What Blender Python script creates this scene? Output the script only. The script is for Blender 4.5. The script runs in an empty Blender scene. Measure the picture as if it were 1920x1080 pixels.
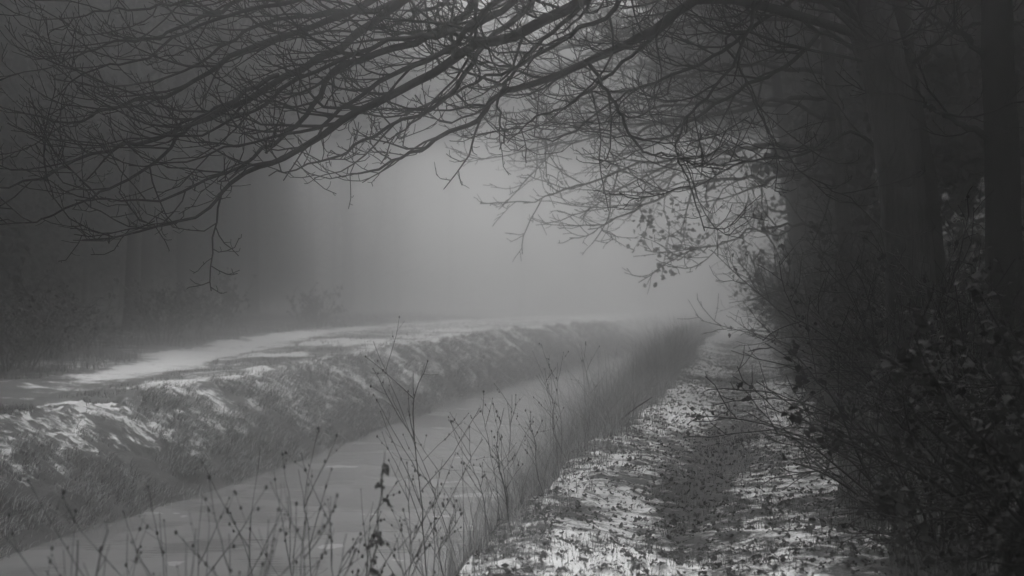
import bpy, math, numpy as np
from mathutils import Vector

# ------------------------------------------------------------------ camera, sky, sun, exposure
SC = bpy.context.scene
COL = SC.collection
FPX, CX, CY, CAMH = 2667.0, 960.0, 560.0, 1.6        # photo pixels: focal length, horizon point, eye height
cd = bpy.data.cameras.new('camera'); cam = bpy.data.objects.new('camera', cd); COL.objects.link(cam)
cd.sensor_width = 36.0; cd.lens = 50.0; cd.clip_start = 0.05; cd.clip_end = 2000
cam.location = (0, 0, CAMH)
cam.rotation_euler = (math.radians(90) + math.atan((CY - 540) / FPX), 0, 0)
cd.dof.use_dof = True; cd.dof.focus_distance = 13.0; cd.dof.aperture_fstop = 2.2
SC.camera = cam

SUN_EL, SUN_AZ = math.radians(56), math.radians(3)   # ahead of the camera, veiled by the overcast
w = bpy.data.worlds.new('World'); SC.world = w; w.use_nodes = True
nt = w.node_tree; nt.nodes.clear()
sky = nt.nodes.new('ShaderNodeTexSky'); sky.sky_type = 'NISHITA'; sky.sun_disc = False
sky.sun_elevation = SUN_EL; sky.sun_rotation = SUN_AZ; sky.dust_density = 4.0; sky.air_density = 1.5
bw = nt.nodes.new('ShaderNodeRGBToBW'); bg = nt.nodes.new('ShaderNodeBackground'); wo = nt.nodes.new('ShaderNodeOutputWorld')
bg.inputs['Strength'].default_value = 0.15
nt.links.new(sky.outputs[0], bw.inputs[0]); nt.links.new(bw.outputs[0], bg.inputs[0]); nt.links.new(bg.outputs[0], wo.inputs[0])
sl = bpy.data.lights.new('sun', 'SUN'); sl.energy = 1.3; sl.angle = math.radians(40); sl.color = (1, 1, 1)
sun = bpy.data.objects.new('sun', sl); COL.objects.link(sun)
sd = Vector((math.sin(SUN_AZ) * math.cos(SUN_EL), math.cos(SUN_AZ) * math.cos(SUN_EL), math.sin(SUN_EL)))
sun.rotation_euler = sd.to_track_quat('Z', 'Y').to_euler(); sun.location = (0, 60, 40)
vs = SC.view_settings
vs.view_transform = 'Standard'; vs.look = 'None'; vs.exposure = 0.52; vs.gamma = 1.0; vs.use_curve_mapping = False
HAZE_DENSITY, HAZE_G = 0.030, 0.972

cy = SC.cycles
cy.use_denoising = True
try: cy.denoiser = 'OPENIMAGEDENOISE'
except Exception: pass
cy.max_bounces = 6; cy.diffuse_bounces = 2; cy.glossy_bounces = 2; cy.volume_bounces = 3; cy.transmission_bounces = 3
cy.transparent_max_bounces = 4; cy.caustics_reflective = False; cy.caustics_refractive = False
cy.sample_clamp_indirect = 4.0

# ------------------------------------------------------------------ helpers
def px(x, y, d):
    """photo pixel at depth d -> world point"""
    return np.array([(x - CX) * d / FPX, d, CAMH - (y - CY) * d / FPX])

class MB:
    """collects tubes, blades and leaves; build() links them as one mesh object"""
    def __init__(s): s.v = []; s.q = []; s.t = []; s.n = 0
    def add(s, v, q=None, t=None):
        v = np.asarray(v, float).reshape(-1, 3)
        if q is not None and len(q): s.q.append(np.asarray(q, int).reshape(-1, 4) + s.n)
        if t is not None and len(t): s.t.append(np.asarray(t, int).reshape(-1, 3) + s.n)
        s.v.append(v); s.n += len(v)
    def tube(s, P, R, k=4):
        P = np.asarray(P, float); n = len(P); R = np.broadcast_to(np.asarray(R, float), (n,))
        T = np.gradient(P, axis=0); T /= np.linalg.norm(T, axis=1)[:, None] + 1e-9
        m = T.mean(0); ref = np.eye(3)[np.argmin(np.abs(m))]
        U = np.cross(T, ref); U /= np.linalg.norm(U, axis=1)[:, None] + 1e-9
        V = np.cross(T, U); a = np.arange(k) * 2 * np.pi / k
        ring = P[:, None] + R[:, None, None] * (np.cos(a)[None, :, None] * U[:, None] + np.sin(a)[None, :, None] * V[:, None])
        i = np.arange(n - 1)[:, None] * k; j = np.arange(k)[None]; j2 = (j + 1) % k
        q = np.stack([i + j, i + j2, i + k + j2, i + k + j], -1).reshape(-1, 4)
        s.add(ring.reshape(-1, 3), q)
    def mesh(s, name, mat, smooth=True):
        me = bpy.data.meshes.new(name)
        V = np.concatenate(s.v) if s.v else np.zeros((0, 3))
        Q = np.concatenate(s.q) if s.q else np.zeros((0, 4), int)
        T = np.concatenate(s.t) if s.t else np.zeros((0, 3), int)
        me.vertices.add(len(V)); me.vertices.foreach_set('co', V.astype(np.float32).ravel())
        me.loops.add(Q.size + T.size); me.loops.foreach_set('vertex_index', np.concatenate([Q.ravel(), T.ravel()]).astype(np.int32))
        st = np.concatenate([np.arange(len(Q)) * 4, Q.size + np.arange(len(T)) * 3]).astype(np.int32)
        me.polygons.add(len(Q) + len(T)); me.polygons.foreach_set('loop_start', st)
        me.polygons.foreach_set('use_smooth', np.full(len(Q) + len(T), smooth))
        me.update(calc_edges=True); me.materials.append(mat)
        return me
    def build(s, name, mat, parent=None, smooth=True):
        return link(name, s.mesh(name, mat, smooth), parent)

def link(name, data, parent=None):
    o = bpy.data.objects.new(name, data); COL.objects.link(o)
    if parent is not None: o.parent = parent
    return o
def tag(o, label=None, cat=None, group=None, kind=None):
    if label: o['label'] = label
    if cat: o['category'] = cat
    if group: o['group'] = group
    if kind: o['kind'] = kind
    return o
def empty(name, loc=(0, 0, 0), rz=0.0):
    o = link(name, None); o.location = loc; o.rotation_euler = (0, 0, rz); o.empty_display_size = 0.3
    return o
def copy_tree(o, parent=None):
    c = o.copy(); COL.objects.link(c); c.parent = parent
    for ch in o.children: copy_tree(ch, c)
    return c

def hash2(ix, iy, seed):
    h = (ix.astype(np.int64) * 374761393 + iy.astype(np.int64) * 668265263 + seed * 1442695041) & 0xffffffff
    h = ((h ^ (h >> 13)) * 1274126177) & 0xffffffff
    return ((h ^ (h >> 16)) & 0xffff) / 65535.0
def vnoise(x, y, seed=0):
    x = np.asarray(x, float); y = np.asarray(y, float)
    ix = np.floor(x); iy = np.floor(y); fx = x - ix; fy = y - iy
    fx = fx * fx * (3 - 2 * fx); fy = fy * fy * (3 - 2 * fy)
    a = hash2(ix, iy, seed); b = hash2(ix + 1, iy, seed); c = hash2(ix, iy + 1, seed); d = hash2(ix + 1, iy + 1, seed)
    return (a * (1 - fx) + b * fx) * (1 - fy) + (c * (1 - fx) + d * fx) * fy - 0.5
def fbm(x, y, f, oct=4, seed=0):
    r = 0; a = 1.0
    for k in range(oct): r = r + a * vnoise(np.asarray(x) * f, np.asarray(y) * f, seed + k * 17); a *= 0.5; f *= 2.03
    return r
def smooth01(x): x = np.clip(x, 0, 1); return x * x * (3 - 2 * x)
def spline(P, n):
    """Catmull-Rom through P, n samples"""
    P = np.asarray(P, float); m = len(P)
    if m == 2: return P[0] + (P[1] - P[0]) * np.linspace(0, 1, n)[:, None]
    E = np.vstack([2 * P[0] - P[1], P, 2 * P[-1] - P[-2]])
    u = np.linspace(0, m - 1 - 1e-6, n); i = u.astype(int); t = (u - i)[:, None]
    a, b, c, d = E[i], E[i + 1], E[i + 2], E[i + 3]
    return 0.5 * (2 * b + (c - a) * t + (2 * a - 5 * b + 4 * c - d) * t * t + (3 * b - a - 3 * c + d) * t ** 3)
def unit(v): return v / (np.linalg.norm(v) + 1e-9)

# ------------------------------------------------------------------ materials (monochrome, as in the photograph)
def new_mat(name):
    m = bpy.data.materials.new(name); m.use_nodes = True
    n = m.node_tree; n.nodes.clear()
    return m, n, n.nodes.new('ShaderNodeOutputMaterial')
def g3(v): return (v, v, v, 1)
def ramp(n, pos):
    r = n.nodes.new('ShaderNodeValToRGB'); e = r.color_ramp.elements
    e[0].position, e[0].color = pos[0][0], g3(pos[0][1]); e[1].position, e[1].color = pos[-1][0], g3(pos[-1][1])
    for p, c in pos[1:-1]: k = e.new(p); k.color = g3(c)
    return r
def bark_mat(name, lo, hi, scale=14, bump=0.5):
    m, n, out = new_mat(name)
    tc = n.nodes.new('ShaderNodeTexCoord'); mp = n.nodes.new('ShaderNodeMapping'); mp.inputs['Scale'].default_value = (1, 1, 0.22)
    nz = n.nodes.new('ShaderNodeTexNoise'); nz.inputs['Scale'].default_value = scale; nz.inputs['Detail'].default_value = 6
    n2 = n.nodes.new('ShaderNodeTexNoise'); n2.inputs['Scale'].default_value = 1.7; n2.inputs['Detail'].default_value = 3
    ad = n.nodes.new('ShaderNodeMath'); ad.operation = 'ADD'
    r = ramp(n, [(0.75, lo), (1.3, hi)]); r.color_ramp.elements[1].position = 1.0
    sb = n.nodes.new('ShaderNodeMath'); sb.operation = 'MULTIPLY'; sb.inputs[1].default_value = 0.85
    b = n.nodes.new('ShaderNodeBump'); b.inputs['Strength'].default_value = bump; b.inputs['Distance'].default_value = 0.03
    p = n.nodes.new('ShaderNodeBsdfPrincipled'); p.inputs['Roughness'].default_value = 0.85
    p.inputs['Specular IOR Level'].default_value = 0.25
    L = n.links.new
    L(tc.outputs['Object'], mp.inputs[0]); L(mp.outputs[0], nz.inputs['Vector']); L(tc.outputs['Object'], n2.inputs['Vector'])
    L(nz.outputs[0], ad.inputs[0]); L(n2.outputs[0], ad.inputs[1]); L(ad.outputs[0], sb.inputs[0]); L(sb.outputs[0], r.inputs[0])
    L(r.outputs[0], p.inputs['Base Color']); L(nz.outputs[0], b.inputs['Height']); L(b.outputs[0], p.inputs['Normal']); L(p.outputs[0], out.inputs[0])
    return m
def leaf_mat(name, lo, hi, trans=0.3, rough=0.6, p0=0.0, p1=1.0):
    m, n, out = new_mat(name)
    ge = n.nodes.new('ShaderNodeNewGeometry'); r = ramp(n, [(p0, lo), (p1, hi)])
    d = n.nodes.new('ShaderNodeBsdfPrincipled'); d.inputs['Roughness'].default_value = rough; d.inputs['Specular IOR Level'].default_value = 0.3
    t = n.nodes.new('ShaderNodeBsdfTranslucent'); mx = n.nodes.new('ShaderNodeMixShader'); mx.inputs[0].default_value = trans
    L = n.links.new
    L(ge.outputs['Random Per Island'], r.inputs[0]); L(r.outputs[0], d.inputs['Base Color']); L(r.outputs[0], t.inputs['Color'])
    L(d.outputs[0], mx.inputs[1]); L(t.outputs[0], mx.inputs[2]); L(mx.outputs[0], out.inputs[0])
    return m
def ground_mat(name, lo, hi, streak=False, sc=1.0):
    """dark litter and turf with patches of thin snow; where the snow lies comes from the 'cover' attribute and noise"""
    m, n, out = new_mat(name); L = n.links.new
    tc = n.nodes.new('ShaderNodeTexCoord'); src = tc.outputs['Object']
    at = n.nodes.new('ShaderNodeAttribute'); at.attribute_name = 'cover'
    mp = n.nodes.new('ShaderNodeMapping')
    if streak:
        mp.inputs['Rotation'].default_value = (0, 0, math.radians(-28)); mp.inputs['Scale'].default_value = (1.8, 3.2, 1.8)
    else: mp.inputs['Scale'].default_value = (0.8, 1.25, 1)
    L(src, mp.inputs[0])
    na = n.nodes.new('ShaderNodeTexNoise'); na.inputs['Scale'].default_value = 2.2 * sc; na.inputs['Detail'].default_value = 8; na.inputs['Roughness'].default_value = 0.62
    nb = n.nodes.new('ShaderNodeTexNoise'); nb.inputs['Scale'].default_value = 17 * sc; nb.inputs['Detail'].default_value = 5; nb.inputs['Roughness'].default_value = 0.7
    L(mp.outputs[0], na.inputs['Vector']); L(mp.outputs[0], nb.inputs['Vector'])
    a1 = n.nodes.new('ShaderNodeMath'); a1.operation = 'MULTIPLY_ADD'; a1.inputs[1].default_value = 0.55
    L(nb.outputs[0], a1.inputs[0]); L(na.outputs[0], a1.inputs[2])
    a2 = n.nodes.new('ShaderNodeMath'); a2.operation = 'ADD'; L(a1.outputs[0], a2.inputs[0]); L(at.outputs['Fac'], a2.inputs[1])
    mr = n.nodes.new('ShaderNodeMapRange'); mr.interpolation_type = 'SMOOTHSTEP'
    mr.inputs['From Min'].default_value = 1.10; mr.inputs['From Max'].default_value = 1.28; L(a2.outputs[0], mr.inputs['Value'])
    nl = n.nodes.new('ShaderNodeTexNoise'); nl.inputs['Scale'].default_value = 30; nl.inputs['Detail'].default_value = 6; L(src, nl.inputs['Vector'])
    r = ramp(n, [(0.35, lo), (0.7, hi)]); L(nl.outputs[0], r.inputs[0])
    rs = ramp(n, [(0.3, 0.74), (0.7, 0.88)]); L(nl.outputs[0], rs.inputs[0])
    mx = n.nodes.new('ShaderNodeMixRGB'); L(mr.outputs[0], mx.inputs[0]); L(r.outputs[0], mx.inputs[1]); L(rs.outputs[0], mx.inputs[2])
    hs = n.nodes.new('ShaderNodeMath'); hs.operation = 'MULTIPLY_ADD'; hs.inputs[1].default_value = 1.5; L(mr.outputs[0], hs.inputs[0]); L(nl.outputs[0], hs.inputs[2])
    b = n.nodes.new('ShaderNodeBump'); b.inputs['Strength'].default_value = 0.7; b.inputs['Distance'].default_value = 0.02; L(hs.outputs[0], b.inputs['Height'])
    p = n.nodes.new('ShaderNodeBsdfPrincipled'); p.inputs['Roughness'].default_value = 0.8; p.inputs['Specular IOR Level'].default_value = 0.25
    L(mx.outputs[0], p.inputs['Base Color']); L(b.outputs[0], p.inputs['Normal']); L(p.outputs[0], out.inputs[0])
    return m
def water_mat():
    m, n, out = new_mat('canal_water'); L = n.links.new
    tc = n.nodes.new('ShaderNodeTexCoord'); mp = n.nodes.new('ShaderNodeMapping'); mp.inputs['Scale'].default_value = (0.35, 2.6, 1)
    nz = n.nodes.new('ShaderNodeTexNoise'); nz.inputs['Scale'].default_value = 4; nz.inputs['Detail'].default_value = 5
    L(tc.outputs['Object'], mp.inputs[0]); L(mp.outputs[0], nz.inputs['Vector'])
    b = n.nodes.new('ShaderNodeBump'); b.inputs['Strength'].default_value = 0.18; b.inputs['Distance'].default_value = 0.02; L(nz.outputs[0], b.inputs['Height'])
    p = n.nodes.new('ShaderNodeBsdfPrincipled'); p.inputs['Base Color'].default_value = g3(0.15); p.inputs['Roughness'].default_value = 0.16
    p.inputs['IOR'].default_value = 1.34; p.inputs['Specular IOR Level'].default_value = 0.6
    n3 = n.nodes.new('ShaderNodeTexNoise'); n3.inputs['Scale'].default_value = 0.9; n3.inputs['Detail'].default_value = 7; L(tc.outputs['Object'], n3.inputs['Vector'])
    rr = ramp(n, [(0.3, 0.14), (0.75, 0.24)]); L(n3.outputs[0], rr.inputs[0]); L(rr.outputs[0], p.inputs['Base Color'])
    r2 = ramp(n, [(0.3, 0.14), (0.75, 0.30)]); L(n3.outputs[0], r2.inputs[0]); L(r2.outputs[0], p.inputs['Roughness'])
    L(b.outputs[0], p.inputs['Normal']); L(p.outputs[0], out.inputs[0])
    return m
M = dict(
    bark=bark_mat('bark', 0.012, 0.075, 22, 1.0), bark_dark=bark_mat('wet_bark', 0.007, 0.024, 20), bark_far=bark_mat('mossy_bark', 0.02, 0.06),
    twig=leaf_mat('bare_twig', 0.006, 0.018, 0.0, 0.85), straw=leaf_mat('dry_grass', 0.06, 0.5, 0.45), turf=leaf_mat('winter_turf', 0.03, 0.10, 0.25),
    frosted=leaf_mat('frosted_grass', 0.03, 0.85, 0.2, 0.7, 0.42, 0.82),
    leaf=leaf_mat('bramble_leaf', 0.010, 0.032, 0.15, 0.9), pale_leaf=leaf_mat('painted_lit_leaf', 0.10, 0.70, 0.2, 0.5), dead_leaf=leaf_mat('fallen_leaf', 0.012, 0.06, 0.1),  # pale_leaf: light falling on the leaves is put into their colour
    ivy=leaf_mat('ivy_leaf', 0.02, 0.06, 0.2), needle=leaf_mat('spruce_needle', 0.012, 0.035, 0.1), weed=leaf_mat('dead_weed_stem', 0.015, 0.05, 0.0, 0.7),
    path=ground_mat('snowy_leafy_path', 0.02, 0.085, sc=2.5), bank=ground_mat('snow_streaked_bank', 0.03, 0.10, True, 1.9), track=ground_mat('snowy_track', 0.04, 0.10),
    floor=ground_mat('wood_floor', 0.02, 0.06), water=water_mat())

# ------------------------------------------------------------------ the lie of the land
KY = np.array([-20, 2, 8, 15.7, 21, 25.3, 33, 41.5, 53, 70, 100, 160, 262.])
XLW_ = np.array([-11, -8.3, -7.2, -5.66, -4.4, -3.7, -2.6, -0.95, 1.6, 5.4, 13, 34, 76.])
XPL_ = np.array([-3.6, -0.95, -0.3, 1.0, 2.0, 2.65, 3.85, 5.1, 6.9, 10.3, 17.5, 39, 81.])
TRC_ = np.array([-12, -9.6, -9.1, -8.5, -8.2, -8.0, -8.1, -8.0, -7.4, -4.6, 2, 22, 63.])
def curve(K):
    yy = np.linspace(-20, 262, 1400); v = np.interp(yy, KY, K); ker = np.hanning(41); ker /= ker.sum()
    vp = np.concatenate([v[0] + (v[1] - v[0]) * np.arange(-20, 0), v, v[-1] + (v[-1] - v[-2]) * np.arange(1, 21)])
    vs_ = np.convolve(vp, ker, 'valid'); return lambda y: np.interp(y, yy, vs_)
fLW, fPL, fTR = curve(XLW_), curve(XPL_), curve(TRC_)
WZ = -1.2
def wig(y, s, a=0.25): return a * fbm(y, 0 * y + s, 0.35, 3, 5 + int(s))
def x_lw(y): return fLW(y) + wig(y, 3, 0.35)
def x_ll(y): return fLW(y) - 2.05 + wig(y, 9, 0.7)
def x_pl(y): return fPL(y) + wig(y, 21, 0.35)
def x_rw(y): return fPL(y) - 1.15 + wig(y, 33, 0.25)
def x_pr(y): return fPL(y) + 2.45 + wig(y, 41, 0.4)
def z_lip(y): return 0.36 * smooth01((np.asarray(y) - 22) / 34)
def land_z(x, y):
    """height of the ground at x, y (bed of the canal included)"""
    x = np.asarray(x, float); y = np.asarray(y, float)
    ll, lw, rw, pl, pr, tr = x_ll(y), x_lw(y), x_rw(y), x_pl(y), x_pr(y), fTR(y)
    zl = z_lip(y)
    u = np.clip((x - ll) / (lw - ll), -9, 9)
    left = zl + (WZ - zl) * np.where(u < 0, 0, np.clip(u, 0, 1.6)) ** 1.25 - 0.05 * np.exp(-((x - tr) / 0.8) ** 2) + 0.25 * smooth01((tr - 1.5 - x) / 5)
    left = left + 0.05 * np.exp(-((u + 0.12) / 0.25) ** 2)
    v = np.clip((pl - x) / (pl - rw), -9, 1.6)
    right = np.where(v > 0, WZ * np.clip(v, 0, 1.6) ** 1.1, 0.0)
    c = (x - pl) / (pr - pl)
    right = right - 0.07 * np.exp(-((c - 0.52) / 0.2) ** 2) + 0.06 * np.exp(-((c - 0.12) / 0.14) ** 2) + 0.35 * smooth01((x - pr) / 5)
    z = np.where(x < 0.5 * (lw + rw), left, right)
    z = np.maximum(z, -2.0)
    land = np.where((x > lw) & (x < rw), 0.25, 1.0)
    near = np.exp(-np.maximum(y - 10, 0) / 40)
    z = z + land * (0.10 * fbm(x, y, 0.5, 3, 1) + 0.06 * fbm(x, y, 2.2, 3, 2) + 0.028 * fbm(x, y, 9, 2, 3) * near)
    slope = ((u > -0.15) & (u < 1)) * 1.0
    z = z + slope * (0.07 * fbm(x * 0.8 + y * 0.6, y * 1.3 - x * 0.5, 4.5, 3, 8) + 0.07 * fbm(x * 0.9 + y * 0.4, y * 1.2 - x * 0.5, 9.0, 2, 18))
    return z
rows = [-14.0, -9, -5, -2, 0.5, 2, 3]
while rows[-1] < 143: rows.append(rows[-1] + max(0.035, 0.0048 * rows[-1]))
rows = np.array(rows)
def strip(name, fa, fb, ncol, mat, cover, power=1.0):
    t = np.linspace(0, 1, ncol) ** power
    Y = np.repeat(rows[:, None], ncol, 1); A = fa(rows)[:, None]; B = fb(rows)[:, None]; X = A + (B - A) * t[None]
    Z = land_z(X, Y); V = np.stack([X, Y, Z], -1).reshape(-1, 3); R = len(rows)
    i = (np.arange(R - 1) * ncol)[:, None]; j = np.arange(ncol - 1)[None]
    b = MB(); b.add(V, np.stack([i + j, i + j + 1, i + ncol + j + 1, i + ncol + j], -1).reshape(-1, 4))
    me = b.mesh(name, mat); at = me.attributes.new('cover', 'FLOAT', 'POINT')
    at.data.foreach_set('value', cover(X, Y, np.broadcast_to(t[None], X.shape)).astype(np.float32).ravel())
    return tag(link(name, me), kind='structure')
x_tl = lambda y: fTR(y) - 1.15 + wig(y, 55, 0.8)
x_tr = lambda y: fTR(y) + 1.1 + wig(y, 66, 0.8)
strip('wood_floor', lambda y: fTR(y) - 70, lambda y: x_tl(y), 60, M['floor'], lambda x, y, t: np.where(t > 0.93, 0.30, 0.12) + 0.25 * fbm(x, y, 0.4, 3, 4), 0.45)
strip('snowy_track', x_tl, x_tr, 26, M['track'], lambda x, y, t: 0.62 - 1.0 * (np.abs(t - 0.5) * 2) ** 3 * 0.35 + 0.25 * fbm(x, y, 0.8, 3, 6) - 0.34 * smooth01((32 - y) / 10))
strip('verge', x_tr, x_ll, 40, M['track'], lambda x, y, t: 0.40 - 0.16 * smooth01((30 - y) / 10) + 0.55 * fbm(x * 0.6, y, 0.7, 3, 7) + 0.16 * smooth01((t - 0.75) / 0.2) + 0.1 * smooth01((y - 30) / 25))
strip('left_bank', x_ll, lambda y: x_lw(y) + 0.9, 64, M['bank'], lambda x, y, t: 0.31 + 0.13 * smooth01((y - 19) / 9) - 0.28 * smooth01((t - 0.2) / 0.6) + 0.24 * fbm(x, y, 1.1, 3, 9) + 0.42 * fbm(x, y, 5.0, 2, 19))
strip('right_bank', lambda y: x_rw(y) - 0.7, x_pl, 34, M['bank'], lambda x, y, t: -0.1 + 0.35 * t ** 3 + 0.2 * fbm(x, y, 0.8, 3, 10))
def cov_path(x, y, t):
    c = 0.47 + 0.35 * fbm(x * 1.2, y * 0.7, 0.8, 3, 12) + 0.12 * smooth01((y - 17) / 6) - 0.24 * np.exp(-((t - 0.55) / 0.16) ** 2)
    c = c - 0.13 * np.exp(-((y - 14.6) / 2.2) ** 2) + 0.06 * np.exp(-((y - 9.6) / 1.6) ** 2) + 0.12 * np.exp(-((y - 20.5) / 2.5) ** 2) - 0.14 * np.exp(-((y - 28) / 4) ** 2)
    return c - 0.1 * smooth01((t - 0.8) / 0.2)
strip('footpath', x_pl, x_pr, 76, M['path'], cov_path)
strip('hedge_floor', x_pr, lambda y: x_pr(y) + 60, 60, M['floor'], lambda x, y, t: 0.22 - 0.2 * smooth01(t / 0.05) + 0.3 * fbm(x, y, 0.8, 3, 13), 2.2)
b = MB(); xr = np.linspace(0, 1, 6); wy = np.concatenate([np.arange(-14, 60, 2.0), np.arange(60, 145, 6.0)])
Xw = np.stack([(fLW(wy) - 0.7) * (1 - t) + (fPL(wy) - 0.35) * t for t in xr], 1); Yw = np.repeat(wy[:, None], 6, 1)
i = (np.arange(len(wy) - 1) * 6)[:, None]; j = np.arange(5)[None]
b.add(np.stack([Xw, Yw, np.full_like(Xw, WZ)], -1), np.stack([i + j, i + j + 1, i + 6 + j + 1, i + 6 + j], -1).reshape(-1, 4))
tag(b.build('canal_water', M['water']), kind='structure')

# ------------------------------------------------------------------ haze
b = MB(); x0, x1, y0, y1, z0, z1 = -92, 112, -16, 146, -3.2, 33.0
b.add([(x, y, z) for z in (z0, z1) for y in (y0, y1) for x in (x0, x1)], [(0, 2, 3, 1), (4, 5, 7, 6), (0, 1, 5, 4), (2, 6, 7, 3), (0, 4, 6, 2), (1, 3, 7, 5)])
hm, hn, ho = new_mat('haze'); pv = hn.nodes.new('ShaderNodeVolumePrincipled')
pv.inputs['Color'].default_value = (0.97, 0.97, 0.97, 1); pv.inputs['Density'].default_value = HAZE_DENSITY; pv.inputs['Anisotropy'].default_value = HAZE_G
hn.links.new(pv.outputs[0], ho.inputs['Volume'])
hz = tag(b.build('haze', hm, smooth=False), 'pale winter fog lying over the canal and woods', 'haze', kind='stuff')

# ------------------------------------------------------------------ growing branches
def perp(rng, d):
    r = rng.normal(size=3); r -= d * np.dot(r, d); return unit(r)
def wander(rng, p, d, length, n, wob, lift, sag=0.0):
    """a crooked shoot from p along d; lift bends the tip up, sag lets it droop first"""
    P = [np.array(p, float)]; st = length / (n - 1); d = unit(np.array(d, float))
    for k in range(1, n):
        f = k / (n - 1)
        d = unit(d + rng.normal(size=3) * wob + np.array([0, 0, lift * f - sag * (1 - f)]))
        P.append(P[-1] + d * st)
    return np.array(P)
def shoots(rng, mb, P, R, level, cfg, span=(0.12, 1.0)):
    """side shoots along the polyline P with radii R; cfg[level] = (per metre, length, angle, lift, sag, wobble, min radius, sides)"""
    if level >= len(cfg): return
    per, (l0, l1), ang, lift, sag, wob, rmin, k = cfg[level]
    seg = np.linalg.norm(np.diff(P, axis=0), axis=1); L = seg.sum(); cum = np.concatenate([[0], np.cumsum(seg)])
    cnt = max(1, int(L * per * (span[1] - span[0]) + rng.random()))
    side = perp(rng, unit(P[-1] - P[0]))
    for c in range(cnt):
        f = span[0] + (span[1] - span[0]) * (c + rng.random()) / cnt
        s = f * L; i = min(np.searchsorted(cum, s, 'right') - 1, len(P) - 2); t = (s - cum[i]) / (seg[i] + 1e-9)
        p = P[i] + (P[i + 1] - P[i]) * t; r = R[i] + (R[i + 1] - R[i]) * t; tg = unit(P[i + 1] - P[i])
        side = unit(-side * 0.8 + perp(rng, tg) * 1.0); sd_ = unit(side - tg * np.dot(side, tg) + np.array([0, 0, 0.0]))
        a = math.radians(rng.normal(ang, 11)); d = tg * math.cos(a) + sd_ * math.sin(a)
        if d[2] < 0: d[2] *= 0.45
        ln = (l0 + (l1 - l0) * rng.random()) * (1.15 - 0.55 * f)
        n = 5 if level < len(cfg) - 1 else 3
        Q = wander(rng, p, d, ln, n if ln < 0.9 else 8, wob, lift, sag)
        r1 = max(min(r * 0.62, 0.011 * ln + 0.004), rmin); RR = np.linspace(r1, max(rmin * 0.75, r1 * 0.3), len(Q))
        mb.tube(Q, RR, k)
        shoots(rng, mb, Q, RR, level + 1, cfg, (0.2, 1.0))

CFG_NEAR = [(3.6, (0.5, 1.8), 34, 0.26, 0.05, 0.17, 0.0065, 5), (7.0, (0.18, 0.62), 42, 0.30, 0.02, 0.24, 0.0045, 4), (10.0, (0.04, 0.17), 46, 0.35, 0, 0.24, 0.0034, 3)]

# ------------------------------------------------------------------ the leaning tree whose limbs hang over the canal
rng = np.random.default_rng(11)
TD = 16.0
def trunk_mesh(mb, P, R, rng, k=20, n=46, rough=0.05):
    """trunk with root flare and furrowed bark relief"""
    Q = spline(P, n); r = np.interp(np.linspace(0, 1, n), np.linspace(0, 1, len(R)), R); base = mb.n
    mb.tube(Q, r, k)
    V = mb.v[-1].reshape(n, k, 3); c = Q[:, None]; f = 1 + rough * (rng.normal(size=(1, k, 1)) + 0.5 * rng.normal(size=(n, k, 1)))
    V[:] = c + (V - c) * f
    return Q, r
tree = empty('leaning_tree', px(1716, 0, TD) * [1, 1, 0])
tag(tree, 'thick leaning tree beside the footpath with long bare limbs drooping over the canal', 'tree')
T0 = np.array(tree.location)
def rel(P, o): return np.asarray(P, float) - np.array(o.location)
def bpy_loc(o): return np.array(o.location)
mb = MB()
tp = [px(1722, 850, TD), px(1716, 700, TD), px(1706, 500, TD), px(1690, 330, TD), px(1668, 180, TD), px(1640, 60, TD), px(1596, -70, TD), px(1540, -220, TD), px(1500, -420, TD), px(1470, -640, TD + .6), px(1430, -860, TD + 1.)]
tp[0][2] = -0.2
TQ, TR_ = trunk_mesh(mb, rel(tp, tree), [0.42, 0.29, 0.26, 0.25, 0.245, 0.255, 0.275, 0.25, 0.2, 0.15, 0.08], rng)
mb.build('trunk', M['bark'], tree)
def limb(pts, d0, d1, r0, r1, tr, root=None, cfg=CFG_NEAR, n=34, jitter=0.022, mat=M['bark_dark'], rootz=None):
    """a limb traced in the photograph, from the trunk outwards; depth runs from d0 to d1"""
    m = len(pts); ds = np.linspace(d0, d1, m) + rng.normal(size=m) * 0.12
    P = np.array([px(x, y, d) for (x, y), d in zip(pts, ds)])
    if root is not None: P = np.vstack([[root], P])
    P = spline(P, n); P[1:] += rng.normal(size=P[1:].shape) * jitter * 0.6
    R = r0 + (r1 - r0) * np.linspace(0, 1, n) ** 0.8
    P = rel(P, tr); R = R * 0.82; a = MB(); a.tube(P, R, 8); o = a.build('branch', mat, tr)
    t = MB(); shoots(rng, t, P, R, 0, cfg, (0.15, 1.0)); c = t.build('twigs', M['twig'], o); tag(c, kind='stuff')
    return o
R_ = lambda f: T0 + TQ[int(f * (len(TQ) - 1))]
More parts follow.
